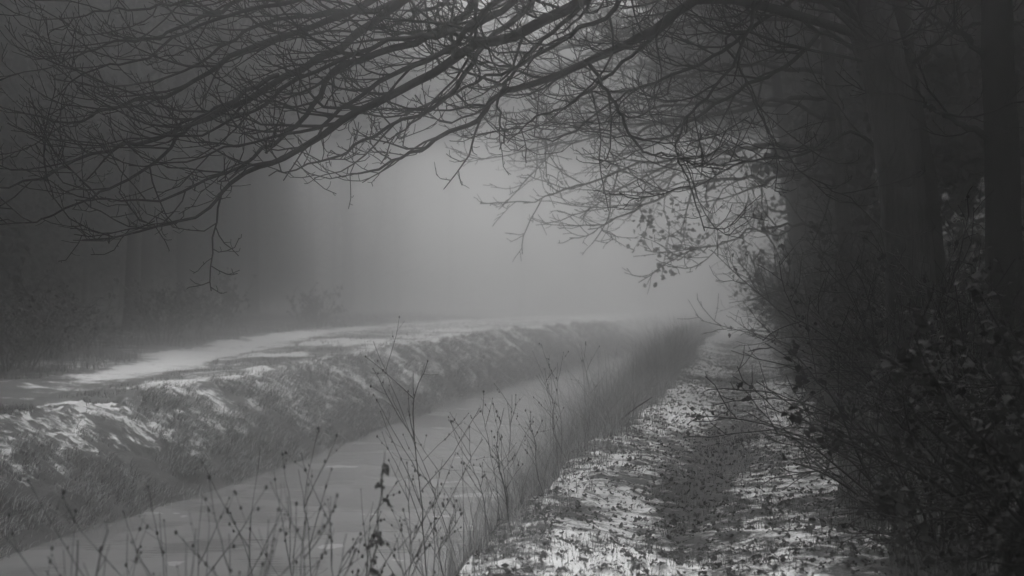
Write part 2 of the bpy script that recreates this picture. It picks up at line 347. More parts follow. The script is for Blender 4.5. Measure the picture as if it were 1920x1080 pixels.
LIMBS = [
    ([(1345, -2), (1210, 65), (1125, 105), (1010, 155), (940, 172), (900, 215), (820, 265), (760, 288), (700, 320), (655, 326)], 14.5, 13.0, 0.070, 0.008, 0.50),
    ([(1300, -120), (1095, 0), (960, 65), (880, 90), (820, 135), (730, 180), (650, 220), (590, 260), (525, 300), (470, 320), (415, 360), (392, 392), (280, 430), (155, 450)], 14.2, 12.0, 0.085, 0.008, 0.56),
    ([(1100, -190), (880, -70), (760, 0), (690, 50), (640, 90), (560, 130), (480, 180), (400, 222), (350, 236), (270, 265), (210, 280), (130, 310), (60, 340), (-20, 352)], 14.6, 12.3, 0.075, 0.009, 0.60),
    ([(900, -150), (760, -40), (640, 30), (560, 60), (460, 92), (400, 130), (330, 170), (250, 190), (195, 206), (140, 230), (65, 215), (-10, 198)], 15.2, 13.0, 0.06, 0.007, 0.64),
    ([(1020, -60), (870, 30), (790, 75), (700, 105), (630, 130), (600, 180), (560, 230), (520, 265), (480, 290), (410, 330), (300, 375), (210, 372), (140, 378)], 14.0, 12.2, 0.06, 0.006, 0.56),
    ([(520, 140), (430, 190), (350, 240), (295, 300), (225, 345), (145, 380), (75, 415), (0, 410)], 13.0, 12.0, 0.03, 0.006, None),
    ([(1080, -80), (1000, 0), (930, 60), (880, 120), (850, 170), (790, 210), (700, 250), (640, 290), (560, 312), (500, 330)], 14.8, 13.0, 0.055, 0.006, 0.58),
    ([(800, -170), (620, -70), (480, -10), (380, 30), (300, 70), (220, 80), (150, 100), (80, 130)], 15.5, 13.6, 0.05, 0.006, 0.68),
    ([(960, -140), (800, -30), (700, 20), (600, 20), (480, 50), (390, 105), (300, 150), (200, 160), (100, 150)], 15.8, 14.0, 0.05, 0.006, 0.66),
    ([(1180, -60), (1080, 20), (1000, 90), (950, 150), (930, 200), (945, 250), (940, 280)], 14.0, 13.2, 0.04, 0.007, 0.55),
    ([(1470, -60), (1425, 0), (1385, 100), (1330, 175), (1285, 225), (1270, 280), (1280, 320), (1300, 372), (1318, 432)], 14.8, 13.4, 0.030, 0.007, 0.48),
    ([(1105, 120), (1150, 190), (1180, 250), (1210, 285), (1260, 292), (1320, 310), (1385, 300)], 14.0, 13.6, 0.026, 0.006, None),
    ([(1380, 60), (1395, 140), (1420, 200), (1460, 270), (1520, 335), (1600, 375), (1660, 440)], 15.5, 14.6, 0.022, 0.007, 0.46),
    ([(1560, 60), (1480, 120), (1400, 160), (1310, 220), (1230, 260), (1150, 255), (1080, 240)], 17.0, 16.0, 0.045, 0.007, 0.42),
    ([(1600, 250), (1500, 290), (1400, 300), (1330, 330), (1290, 300)], 16.6, 15.5, 0.03, 0.006, 0.33),
    ([(1250, -150), (1050, -60), (940, 20), (850, 60), (760, 70), (660, 100), (560, 150), (470, 210), (380, 250), (280, 255), (180, 270)], 13.6, 12.4, 0.055, 0.006, 0.58),
    ([(1000, -200), (820, -120), (680, -40), (560, 0), (450, 20), (350, 60), (260, 110), (170, 130), (90, 190)], 14.2, 13.0, 0.05, 0.006, 0.66),
    ([(1150, -120), (980, -30), (900, 30), (830, 100), (740, 140), (660, 190), (600, 240), (540, 250), (450, 270), (350, 300), (240, 310)], 13.4, 12.2, 0.05, 0.006, 0.6),
    ([(1250, -70), (1150, 20), (1060, 70), (980, 120), (900, 150), (820, 190), (760, 240), (720, 270)], 13.8, 13.0, 0.04, 0.006, 0.54),
    ([(1400, -80), (1290, 10), (1200, 90), (1120, 160), (1060, 200), (1000, 220), (950, 270)], 15.0, 14.0, 0.04, 0.006, 0.5),
    ([(700, -120), (560, -50), (430, -20), (300, 10), (190, 20), (90, 60)], 14.0, 13.0, 0.04, 0.006, 0.7),
    ([(1200, -180), (1050, -110), (900, -40), (800, 20), (720, 50), (620, 60), (520, 80), (420, 140)], 15.6, 14.4, 0.045, 0.006, 0.62),
    ([(1560, -30), (1440, 30), (1330, 110), (1230, 150), (1150, 190), (1050, 260), (990, 250)], 15.4, 14.6, 0.04, 0.006, 0.46),
]
for pts, d0, d1, r0, r1, f in LIMBS:
    limb(pts, d0, d1, r0, r1, tree, None if f is None else R_(f))
# upper limbs above the picture
for k in range(9):
    f = 0.72 + 0.03 * k; p = R_(f); a = rng.uniform(0, 2 * math.pi)
    P = spline(wander(rng, p, (math.cos(a), math.sin(a), 0.55), rng.uniform(3, 5), 7, 0.18, 0.1), 18); RR = np.linspace(0.09, 0.012, 18)
    c = MB(); c.tube(rel(P, tree), RR, 7); o = c.build('branch', M['bark_dark'], tree)
    t = MB(); shoots(rng, t, rel(P, tree), RR, 0, [(2.0, (0.8, 1.9), 42, 0.1, 0.05, 0.16, 0.008, 4), (3.5, (0.3, 0.8), 45, 0.1, 0, 0.2, 0.006, 3)]); tag(t.build('twigs', M['twig'], o), kind='stuff')

# ------------------------------------------------------------------ other trees
def leaf_quads(mb, C, N, S, rng, shape='leaf'):
    """one bent leaf of four faces at each centre C with normal N and size S"""
    n = len(C); A = rng.normal(size=(n, 3)); A -= N * (A * N).sum(1)[:, None]; A /= np.linalg.norm(A, axis=1)[:, None] + 1e-9
    B = np.cross(N, A); S = np.asarray(S).reshape(-1, 1) * np.ones((n, 1)); wv = 0.36 if shape == 'leaf' else 0.16
    base = C - A * S * 0.5; tip = C + A * S * 0.5 - N * S * 0.12; mid = C + N * S * 0.04; l = C + B * S * wv + N * S * 0.10 - A * S * 0.06; r = C - B * S * wv + N * S * 0.10 - A * S * 0.06
    V = np.stack([base, l, mid, r, tip], 1).reshape(-1, 3); o = np.arange(n)[:, None] * 5
    t = np.concatenate([o + np.array(x)[None] for x in ([0, 2, 1], [1, 2, 4], [0, 3, 2], [2, 3, 4])], 0)
    mb.add(V, None, t)
def blob_pts(rng, c, r, n):
    d = rng.normal(size=(n, 3)); d /= np.linalg.norm(d, axis=1)[:, None]; q = rng.random(n)[:, None] ** 0.45
    return np.array(c) + d * q * np.array(r), d
def wood_tree(seed, h, r, crown_r, leaves, spread, bare=False, first=0.35, size=(0.16, 0.34), blob=1.0):
    """proto: trunk, limbs and a crown of twigs and leaf sprays; shared by the copies"""
    g = np.random.default_rng(seed); t = MB()
    P = spline([(0, 0, -0.3), (g.normal() * .1, g.normal() * .1, h * .3), (g.normal() * .3, g.normal() * .3, h * .65), (g.normal() * .4, g.normal() * .4, h)], 20); RR = np.linspace(r, r * 0.18, 20); RR[0] *= 1.35
    t.tube(P, RR, 10); cm = MB(); tw = MB()
    for k in range(int(spread)):
        f = first + (1 - first) * (k + g.random()) / spread; i = int(f * 19); a = k * 2.4 + g.normal() * 0.4
        ln = crown_r * (1.15 - 0.65 * f) * g.uniform(0.75, 1.2)
        Q = spline(wander(g, P[i], (math.cos(a), math.sin(a), 0.35 + 0.5 * f), ln, 6, 0.16, 0.02, 0.06), 12); q = np.linspace(max(RR[i] * 0.5, .02), 0.012, 12)
        t.tube(Q, q, 5)
        shoots(g, tw, Q, q, 0, [(1.8, (0.7, 1.7), 45, 0.05, 0.05, 0.16, 0.010, 3)] + ([(4.0, (0.3, 0.8), 45, 0.05, 0.03, 0.2, 0.008, 3)] if bare else [(1.5, (0.3, 0.6), 45, 0.0, 0.03, 0.2, 0.009, 3)]))
        if not bare:
            for c in Q[3::2]:
                C, N = blob_pts(g, c + g.normal(size=3) * 0.25, np.array((0.95, 0.95, 0.7)) * blob, int(leaves)); leaf_quads(cm, C, N, g.uniform(*size, len(C)), g)
    return t, tw, cm
def spruce(seed, h):
    g = np.random.default_rng(seed); t = MB(); t.tube(spline([(0, 0, -0.3), (0.05, 0, h * .5), (0, 0.05, h)], 10), np.linspace(0.20, 0.02, 10), 8); cm = MB(); z = h * 0.08
    while z < h * 0.97:
        f = z / h; R = (1 - f) ** 0.85 * h * 0.21 + 0.15
        for a in np.arange(0, 6.28, 0.62):
            a += g.normal() * 0.2; L = R * g.uniform(0.75, 1.12); n = 6
            Q = wander(g, (0, 0, z), (math.cos(a), math.sin(a), 0.1), L, n, 0.06, 0.12, 0.16); t.tube(Q, np.linspace(0.03, 0.008, n), 3)
            m = int(22 * L); u = g.random(m); C = Q[0] + (Q[-1] - Q[0]) * u[:, None] + g.normal(size=(m, 3)) * np.array([.12, .12, .10]) * (0.5 + L * 0.2); C[:, 2] -= 0.12
            N = g.normal(size=(m, 3)) + np.array([0, 0, 1.0]); N /= np.linalg.norm(N, axis=1)[:, None]; leaf_quads(cm, C, N, g.uniform(0.25, 0.5, m), g)
        z += 0.28 + 0.25 * f
    return t, None, cm
def make_proto(kind):
    t, tw, cm = kind; o = empty('tree'); t.build('trunk', M['bark_far'], o)
    if tw and tw.n: tag(tw.build('twigs', M['twig'], o), kind='stuff')
    if cm.n: tag(cm.build('crown', M['needle'] if tw is None else M['ivy'], o), kind='stuff')
    return o
protos = {
    'ivy_a': make_proto(wood_tree(31, 15, .26, 4.6, 34, 22, first=0.24)), 'ivy_b': make_proto(wood_tree(32, 13, .22, 4.2, 34, 20, first=0.2)),
    'bare_a': make_proto(wood_tree(33, 14, .24, 5.0, 0, 26, True, 0.22)), 'bare_b': make_proto(wood_tree(34, 12, .2, 4.6, 0, 24, True, 0.2)),
    'tall_a': make_proto(wood_tree(37, 26, .34, 8.0, 46, 34, first=0.6, size=(0.25, 0.5), blob=1.3)), 'tall_b': make_proto(wood_tree(38, 16, .28, 11.0, 80, 36, first=0.44, size=(0.25, 0.5), blob=1.3)),
    'spruce_a': make_proto(spruce(35, 15)), 'spruce_b': make_proto(spruce(36, 12))}
names = {'tall': 'added_canopy_tree', 'ivy': 'ivy_clad_tree', 'bare': 'bare_tree', 'spruce': 'spruce_tree'}
used = set()
def plant(kind, x, y, label, group=None, s=1.0, rz=None):
    p = protos[kind]
    o = p if kind not in used else copy_tree(p)
    used.add(kind); o.name = names[kind.split('_')[0]]
    o.location = (x, y, float(land_z(x, y)) - 0.02); o.scale = (s, s, s); o.rotation_euler = (0, 0, rng.uniform(0, 6.28) if rz is None else rz)
    return tag(o, label, 'tree', group)
LF = {'ivy': 'dark leafy tree standing in the foggy wood beyond the snowy track', 'bare': 'bare tree standing in the foggy wood beyond the snowy track', 'spruce': 'dark spruce standing in the foggy wood beyond the snowy track'}
RF = {'ivy': 'dark leafy tree standing in the wood behind the footpath hedge', 'bare': 'bare tree standing in the wood behind the footpath hedge', 'spruce': 'dark spruce standing in the wood behind the footpath hedge'}
kinds = ['spruce_a', 'ivy_a', 'bare_a', 'spruce_b', 'ivy_b', 'spruce_a', 'bare_b']
n = 0
for y in np.arange(20, 43, 4.0):
    for r in range(3):
        xx = float(fTR(y)) - 8.5 - r * 4.0 - rng.uniform(0, 2.0); yy = y + rng.uniform(-1.6, 1.6)
        if r == 2 and y < 24: continue
        k = kinds[n % 7]; n += 1; kk = k.split('_')[0]
        plant(k, xx, yy, LF[kk], {'ivy': 'leafy trees of the far wood', 'bare': 'bare trees of the far wood', 'spruce': 'spruces of the far wood'}[kk], rng.uniform(0.8, 1.15))
for y in np.arange(14, 74, 4.6):
    for r in range(2):
        xx = float(x_pr(y)) + 3.4 + r * 4.4 + rng.uniform(0, 2.2); yy = y + rng.uniform(-1.8, 1.8)
        if yy < 22 and r == 0 : continue
        k = kinds[(n * 3) % 7]; n += 1; kk = k.split('_')[0]
        plant(k, xx, yy, RF[kk], {'ivy': 'leafy trees of the hedge wood', 'bare': 'bare trees of the hedge wood', 'spruce': 'spruces of the hedge wood'}[kk], rng.uniform(0.75, 1.1))

for k, (x, y) in enumerate([(-30, 112), (-22, 116), (-14, 119), (33, 120), (40, 113), (-15, 132), (38, 126), (-13, 137), (-6, 140), (1, 137), (7, 141), (13, 137), (20, 140), (27, 137)]):  # added trees: high crowns cut off sun and sky above the central gap
    plant('tall_a', x, y, 'very tall faint tree added at the far end of the canal, its high crown blocking skylight', 'tall trees added at the far end', rng.uniform(0.95, 1.08))
for k, (p_, y) in enumerate([(-30, 56), (40, 62), (110, 68), (175, 74), (235, 80), (295, 86), (350, 92), (400, 99), (450, 106), (500, 114), (545, 122)]):
    for r in range(2):
        kk = ['spruce_a', 'ivy_b', 'spruce_b', 'ivy_a', 'ivy_a'][(k * 2 + r) % 5]; kd = kk.split('_')[0]
        plant(kk, (p_ - 960 - 25 * r) * y / FPX - r * 2.2 - rng.uniform(0, 1.5), y + r * 2.5 + rng.uniform(-1.5, 1.5), {'ivy': 'leafy tree fading into fog along the curving wood edge', 'spruce': 'spruce fading into fog along the curving wood edge'}[kd], {'ivy': 'leafy trees of the curving wood edge', 'spruce': 'spruces of the curving wood edge'}[kd], rng.uniform(0.85, 1.2))
for p_, y in [(585, 116), (625, 121), (660, 117), (700, 125), (745, 128)]:
    plant('bare_a' if p_ % 2 else 'bare_b', (p_ - 960) * y / FPX, y, 'bare tree almost lost in fog where the wood edge ends', 'bare trees at the end of the wood edge', rng.uniform(1.1, 1.3))
for x, y, sc_ in [(-17, 66, 1.35), (-17.5, 76, 1.4), (-16, 88, 1.4)]:  # added so the wide crowns close the bright sky over the canal
    plant('tall_b', x, y, 'huge faint spreading tree added at the end of the foggy wood to darken the sky', 'spreading trees added at the wood end', sc_)
for x, y, sc_ in [(16, 61, 1.3), (18.5, 69, 1.35), (22, 78, 1.4)]:  # added on this side too, crowns closing the bright gap overhead
    plant('tall_b', x, y, 'huge faint spreading tree added at the bend of the footpath to darken the sky', 'spreading trees added at the path bend', sc_)
for y in (10, 16, 22, 48):  # canopy added, partly out of view, to keep skylight off the fog
    plant('tall_b', float(fTR(y)) - 4.6 - rng.uniform(0, 1), y, 'tall wide crowned tree added to shade the fog over the snowy track', 'wide crowned trees added along the track', rng.uniform(0.95, 1.1))
for y in (27, 33, 39, 45, 51, 57, 64):  # canopy added above the hedge to shade the fog from the sky
    plant('tall_b', float(x_pr(y)) + 4.6 + rng.uniform(0, 1), y, 'tall wide crowned tree added over the footpath hedge to shade the fog', 'wide crowned trees added along the hedge', rng.uniform(0.95, 1.1) + (0.25 if y > 36 else 0))
for x, y, k in [(9.9, 36.5, 'ivy_a'), (10.4, 42, 'spruce_a'), (11.4, 47, 'ivy_b'), (9.2, 32, 'spruce_b'), (8.6, 27.5, 'ivy_b')]:
    plant(k, x, y, 'leafy tree tucked close behind the hedge shrubs' if 'ivy' in k else 'spruce tucked close behind the hedge shrubs', 'leafy trees close behind the hedge' if 'ivy' in k else 'spruces close behind the hedge', rng.uniform(0.8, 0.95))
# deep rows of trees added on both sides to block skylight from the horizon
for r in range(3):
    for y in np.arange(-11, 112, 6.5):
        plant(['spruce_a', 'spruce_b', 'ivy_a'][int(rng.integers(3))] if r else 'spruce_a', float(fTR(y)) - 17.5 - r * 6 - rng.uniform(0, 2) - (6 if y > 70 else 0), y + rng.uniform(-2, 2), 'tree added deep in the wood beyond the snowy track to block low skylight', 'light blocking trees deep in the far wood', rng.uniform(1.05, 1.3))
    for y in np.arange(-11, 100, 6.5):
        plant(['spruce_a', 'spruce_b', 'ivy_a'][int(rng.integers(3))] if r else 'spruce_a', float(x_pr(y)) + 12.5 + r * 6 + rng.uniform(0, 2), y + rng.uniform(-2, 2), 'tree added deep in the wood behind the footpath hedge to block low skylight', 'light blocking trees deep in the hedge wood', rng.uniform(1.05, 1.3))
# slimmer stem behind the leaning tree, and the dark tree with a side bough
def stem_tree(name, label, pts, d, R, boughs, cat='tree'):
    o = empty(name, (px(pts[0][0], 0, d)[0], d, 0)); o.location.z = float(land_z(o.location.x, d)) - 0.05; tag(o, label, cat)
    P = [px(x, y, d) for x, y in pts]; P[0] = np.array([P[0][0], d, o.location.z - 0.2])
    a = MB(); trunk_mesh(a, rel(P, o), R, rng, 14, 30); a.build('trunk', M['bark_dark'], o)
    for pp, da, db, r0 in boughs: limb(pp, da, db, r0, 0.007, o)
    return o
stem_tree('slender_tree', 'slender dark stem close behind the leaning tree', [(1775, 800), (1755, 560), (1735, 330), (1705, 160), (1690, 20), (1660, -200), (1640, -500)], 17.6, [0.2, 0.15, 0.13, 0.125, 0.12, 0.1, 0.04],
          [([(1690, 20), (1760, -60), (1850, -100), (1960, -90)], 17.6, 17, 0.05), ([(1700, 130), (1790, 60), (1880, 40), (1960, 60)], 17.6, 16.5, 0.04), ([(1660, -200), (1500, -260), (1300, -250), (1100, -200)], 17.6, 17, 0.05)])
stem_tree('dark_tree', 'dark upright tree with one bough reaching toward the leaning trunk', [(1890, 900), (1885, 600), (1880, 300), (1872, 100), (1868, -150), (1860, -600)], 15.0, [0.30, 0.20, 0.18, 0.17, 0.15, 0.06],
          [([(1870, 270), (1810, 235), (1760, 210), (1735, 195), (1715, 150)], 15, 14.6, 0.06), ([(1875, 140), (1800, 60), (1740, 40), (1690, 60)], 15, 14.4, 0.05), ([(1868, -60), (1780, -20), (1720, 60), (1700, 90)], 15, 14, 0.04), ([(1868, -150), (1960, -220), (2080, -240)], 15, 15, 0.06)])
# trees along the path, faded, with low limbs that reach out over the canal
CFG_MID = [(3.2, (0.8, 2.4), 40, 0.08, 0.06, 0.14, 0.010, 4), (5.5, (0.3, 0.9), 42, 0.12, 0.03, 0.2, 0.0075, 3), (4.0, (0.1, 0.3), 45, 0.1, 0, 0.2, 0.006, 3)]
def mid_tree(label, pts, d, R, boughs):
    o = empty('overhanging_tree', (px(pts[0][0], 0, d)[0], d, 0)); o.location.z = float(land_z(o.location.x, d)) - 0.05; tag(o, label, 'tree')
    P = [px(x, y, d) for x, y in pts]; P[0] = np.array([P[0][0], d, o.location.z - 0.2]); a = MB(); trunk_mesh(a, rel(P, o), R, rng, 12, 26); a.build('trunk', M['bark_far'], o)
    for pp, db, r0 in boughs: limb(pp, d, db, r0, 0.01, o, cfg=CFG_MID, n=26, jitter=0.06, mat=M['bark_far'])
    return o
mid_tree('hazy tree behind the leaning trunk with a spray of low limbs over the canal', [(1600, 700), (1590, 500), (1575, 330), (1560, 150), (1540, -50), (1530, -350)], 25.0, [0.22, 0.14, 0.125, 0.115, 0.10, 0.05],
    [([(1570, 280), (1450, 270), (1350, 290), (1200, 310), (1080, 350), (985, 378)], 24, 0.06), ([(1575, 330), (1450, 330), (1300, 345), (1180, 400), (1110, 432)], 23.5, 0.05), ([(1560, 180), (1400, 200), (1250, 230), (1100, 260), (950, 292)], 25, 0.06),
     ([(1560, 140), (1400, 120), (1250, 150), (1080, 190), (920, 220)], 26, 0.06), ([(1585, 440), (1500, 420), (1420, 430), (1350, 460), (1290, 470)], 24, 0.04), ([(1555, 60), (1400, 30), (1200, 60), (1000, 100), (860, 130)], 26, 0.06), ([(1540, -40), (1350, -60), (1100, -40), (900, 20), (760, 60)], 27, 0.06), ([(1548, 20), (1420, -20), (1280, 10), (1150, 80), (1040, 130)], 24, 0.05), ([(1565, 220), (1450, 190), (1320, 190), (1200, 210), (1090, 230), (1010, 260)], 23, 0.05), ([(1535, -160), (1380, -150), (1200, -100), (1050, -40), (930, 40)], 25, 0.05), ([(1530, -250), (1330, -260), (1120, -190), (980, -100), (850, -20)], 26, 0.05)])
mid_tree('faint tree far along the footpath arching its crown over the water', [(1500, 650), (1495, 500), (1480, 330), (1460, 180), (1440, 0), (1430, -150)], 38.0, [0.24, 0.15, 0.14, 0.13, 0.11, 0.06],
    [([(1480, 330), (1380, 300), (1280, 320), (1200, 380), (1170, 420)], 37, 0.06), ([(1470, 250), (1350, 220), (1200, 230), (1080, 260), (1000, 310)], 37, 0.07), ([(1460, 160), (1300, 120), (1100, 130), (950, 170), (850, 210)], 38, 0.07), ([(1485, 400), (1420, 390), (1350, 420), (1300, 480)], 36, 0.05), ([(1445, 40), (1250, 10), (1000, 40), (800, 90), (640, 130)], 38, 0.08), ([(1455, 110), (1320, 60), (1180, 70), (1060, 120), (980, 170)], 36, 0.06), ([(1440, 0), (1300, -60), (1120, -40), (980, 20), (880, 60)], 38, 0.07), ([(1435, -90), (1260, -130), (1080, -100), (900, -30), (760, 20)], 39, 0.07), ([(1475, 290), (1370, 250), (1260, 260), (1150, 300), (1080, 360)], 36, 0.05)])

# ------------------------------------------------------------------ shrubs
leaf_meshes = []
for k in range(5):
    g = np.random.default_rng(60 + k); a = MB()
    L = 1.0; wv = [0.34, 0.40, 0.30, 0.37, 0.28][k]; sp = np.linspace(0, 1, 6); prof = np.sin(np.pi * sp ** 0.8) * wv; prof[-1] = 0; prof[0] = 0.02
    dz = -0.18 * sp ** 2 + 0.05 * g.normal(size=6); mid = np.stack([0 * sp, sp, dz], 1); lf = np.stack([-prof, sp - 0.05 * prof, dz + 0.25 * prof + 0.03 * g.normal(size=6)], 1); rt = np.stack([prof, sp - 0.05 * prof, dz + 0.25 * prof + 0.03 * g.normal(size=6)], 1)
    V = np.stack([lf, mid, rt], 1).reshape(-1, 3); q = []
    for i in range(5): q += [(i * 3, i * 3 + 1, i * 3 + 4, i * 3 + 3), (i * 3 + 1, i * 3 + 2, i * 3 + 5, i * 3 + 4)]
    a.add(V, q); leaf_meshes.append(a.mesh('leaf', M['leaf'], False))
def leaf_set(mat):
    out = []
    for m in leaf_meshes: c = m.copy(); c.materials.clear(); c.materials.append(mat); out.append(c)
    return out
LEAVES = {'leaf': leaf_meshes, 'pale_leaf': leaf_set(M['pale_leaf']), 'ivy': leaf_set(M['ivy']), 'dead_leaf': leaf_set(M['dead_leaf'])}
def shrub(name, label, x, y, r, h, stems, cfg, leafmat=None, n_leaf=0, n_part=0, leaf_size=(0.04, 0.07), lean=(0, 0), seed=1, thick=0.012, group=None, cat='shrub'):
    g = np.random.default_rng(seed); o = empty(name, (x, y, float(land_z(x, y)))); tag(o, label, cat, group)
    tips = []
    for k in range(stems):
        a = g.uniform(0, 6.28); q = g.uniform(0, 0.45) * r; p = np.array([math.cos(a) * q, math.sin(a) * q, -0.1])
        d = np.array([math.cos(a) * g.uniform(0.15, 0.9) + lean[0], math.sin(a) * g.uniform(0.15, 0.9) + lean[1], 1.0])
        ln = h * g.uniform(0.75, 1.2); P = spline(wander(g, p, d, ln, 7, 0.13, -0.10, -0.05), 14); R = np.linspace(thick, 0.004, 14)
        s = MB(); s.tube(P, R, 5); so = s.build('stem', M['bark_dark'], o); t = MB(); shoots(g, t, P, R, 0, cfg, (0.15, 1))
        if t.n:
            tag(t.build('twigs', M['twig'], so), kind='stuff'); V = np.concatenate(t.v); tips.append(V[g.integers(0, len(V), max(40, len(V) // 6))])
        tips.append(P[4:])
    if leafmat:
        C = np.concatenate(tips); C = C[C[:, 2] > 0.05]; C = C[fbm(C[:, 0] + 0.7 * C[:, 2], C[:, 1] * 0.6 + C[:, 2], 3.0, 2, seed) > -0.04]; C = C[g.integers(0, len(C), n_leaf)] + g.normal(size=(n_leaf, 3)) * 0.03
        cam_d = np.linalg.norm(C + bpy_loc(o) - [0, 0, CAMH], axis=1); order = np.argsort(cam_d); C = C[order]
        N = g.normal(size=(n_leaf, 3)) + [0, -0.2, 0.8]; N /= np.linalg.norm(N, axis=1)[:, None]
        S = g.uniform(*leaf_size, n_leaf)
        pick = g.permutation(min(n_leaf, n_part * 3))[:n_part] if n_part else []
        mask = np.ones(n_leaf, bool)
        for i in pick:
            mask[i] = False; l = link('leaf', LEAVES[leafmat][g.integers(5)], o); l.location = C[i]; l.scale = (S[i],) * 3
            l.rotation_mode = 'QUATERNION'; l.rotation_quaternion = Vector(N[i]).to_track_quat('Z', 'Y'); 
            l.rotation_quaternion.rotate(Vector((0, 0, 1)).rotation_difference(Vector((0, 0, 1))))
        if mask.any():
            f = MB(); leaf_quads(f, C[mask], N[mask], S[mask] * 1.05, g); tag(f.build('foliage', M[leafmat], o), kind='stuff')
    return o
CB = [(7, (0.25, 0.75), 45, 0.0, 0.12, 0.2, 0.004, 4), (8, (0.08, 0.28), 48, 0.03, 0.05, 0.2, 0.003, 3)]
CT = [(5, (0.3, 1.0), 42, 0.05, 0.02, 0.16, 0.005, 4), (7, (0.12, 0.4), 45, 0.06, 0, 0.2, 0.004, 3)]
CF = [(4, (0.4, 1.2), 42, 0.03, 0.02, 0.16, 0.008, 3), (6, (0.15, 0.5), 45, 0.05, 0, 0.2, 0.0065, 3)]
shrub('bramble_bush', 'densest dark bramble bush with small broad leaves, spilling over the footpath edge', 3.15, 7.2, 1.0, 1.75, 34, CB, 'leaf', 3400, 260, (0.045, 0.08), (-0.1, 0), 71)
shrub('bramble_bush', 'lower bramble bush with leafy arching canes beside the densest bramble', 2.75, 9.2, 0.8, 1.25, 22, CB, 'leaf', 1500, 180, (0.04, 0.07), (-0.25, 0), 72)
shrub('hedge_shrub', 'twiggy shrub poking thin bare shoots over the footpath in front of the leaning tree', 3.7, 11.6, 0.9, 1.9, 20, CT, 'leaf', 900, 120, (0.035, 0.06), (-0.35, 0), 73)
shrub('hedge_shrub', 'leafy shrub crowding the foot of the leaning tree', 4.3, 14.0, 1.0, 2.0, 20, CT, 'leaf', 1300, 100, (0.04, 0.07), (-0.1, 0), 74)
shrub('evergreen_shrub', 'glossy evergreen shrub behind the leaning trunk, its leaves coloured pale as if lit', 7.0, 21.5, 1.3, 3.4, 22, CT, 'pale_leaf', 2200, 120, (0.07, 0.12), (0, 0), 75, 0.02)
shrub('hedge_shrub', 'tall bare shrub with fine upright shoots just past the leaning tree', 5.3, 18.6, 1.0, 2.8, 20, CT, 'ivy', 500, 0, (0.05, 0.08), (-0.25, 0), 76, 0.018)
for k, (yy, off, hh) in enumerate([(23, 1.2, 3.0), (27, 1.0, 2.6), (31.5, 1.3, 3.2), (37, 1.1, 3.0), (43, 1.3, 3.4), (50, 1.5, 3.6), (58, 1.8, 3.8), (68, 2.0, 4.0)]):
    shrub('hedge_shrub', 'misty bare hedge shrub lining the footpath further along', float(x_pr(yy)) + off, yy, 1.2, hh, 18, CF, 'ivy', 700, 0, (0.08, 0.14), (-0.2, 0), 80 + k, 0.02, 'hedge shrubs along the footpath')
for k, yy in enumerate([30, 34, 38.5, 43, 48, 54, 61]):
    shrub('undergrowth_bush', 'low dark bush at the wood edge beyond the snowy track', float(fTR(yy)) - 2.6 - (k % 3) * 0.7, yy, 1.3, 1.5 + 0.25 * (k % 2), 16, CF, 'ivy', 900, 0, (0.08, 0.15), (0, 0), 95 + k, 0.02, 'bushes at the wood edge')

# ivy sprays hanging in the fog from the overhanging tree
for k, (pts, dd) in enumerate([([(1200, 385), (1215, 420), (1190, 465)], 31), ([(1245, 380), (1255, 430), (1245, 490), (1240, 525)], 31), ([(1290, 380), (1285, 430), (1270, 485)], 31.5), ([(1325, 360), (1330, 420), (1300, 470)], 32)]):
    P0 = px(*pts[0], dd); o = empty('ivy_spray', P0); tag(o, 'hanging spray of leaves in the fog below the overhanging limbs', 'ivy', 'hanging leaf sprays')
    P = spline([px(x, y, dd) for x, y in [(pts[0][0] + 30, pts[0][1] - 90)] + pts], 14) - P0; a = MB(); a.tube(P, np.linspace(0.014, 0.006, 14), 4); a.build('stem', M['twig'], o)
    g = np.random.default_rng(140 + k)
    for i in range(46):
        c = P[g.integers(3, 14)] + g.normal(size=3) * np.array([.16, .16, .10]); l = link('leaf', LEAVES['ivy'][g.integers(5)], o); l.location = c; l.scale = (g.uniform(.10, .18),) * 3; l.rotation_euler = g.uniform(-1.2, 1.2, 3) + [0, 0, g.uniform(0, 6)]

# ------------------------------------------------------------------ grasses
def blades(mb, X, Y, Z, H, W, rng, lean=0.35, nseg=3, bias=(0, 0)):
    n = len(X); a = rng.uniform(0, 6.28, n); dx = np.cos(a) * lean * rng.random(n) + bias[0]; dy = np.sin(a) * lean * rng.random(n) + bias[1]
    wa = rng.uniform(0, 3.14, n); wx = np.cos(wa) * W; wy_ = np.sin(wa) * W; pts = []
    for k in range(nseg + 1):
        f = k / nseg; s = (1 - f) * 0.9 + 0.1; hx = X + dx * H * f * f; hy = Y + dy * H * f * f; hz = Z + H * (f - 0.35 * f * f * (dx * dx + dy * dy) ** 0.5)
        pts += [np.stack([hx - wx * s, hy - wy_ * s, hz], 1), np.stack([hx + wx * s, hy + wy_ * s, hz], 1)]
    V = np.stack(pts, 1).reshape(-1, 3); o = (np.arange(n) * (2 * nseg + 2))[:, None]
    q = np.concatenate([o + np.array([[2 * k, 2 * k + 1, 2 * k + 3, 2 * k + 2]]) for k in range(nseg)], 0); mb.add(V, q)
g = np.random.default_rng(200)
def scatter(n, ymin, ymax, fa, fb, pw=1.6):
    y = ymin + (ymax - ymin) * g.random(n) ** pw; t = g.random(n); return fa(y) + (fb(y) - fa(y)) * t, y, t
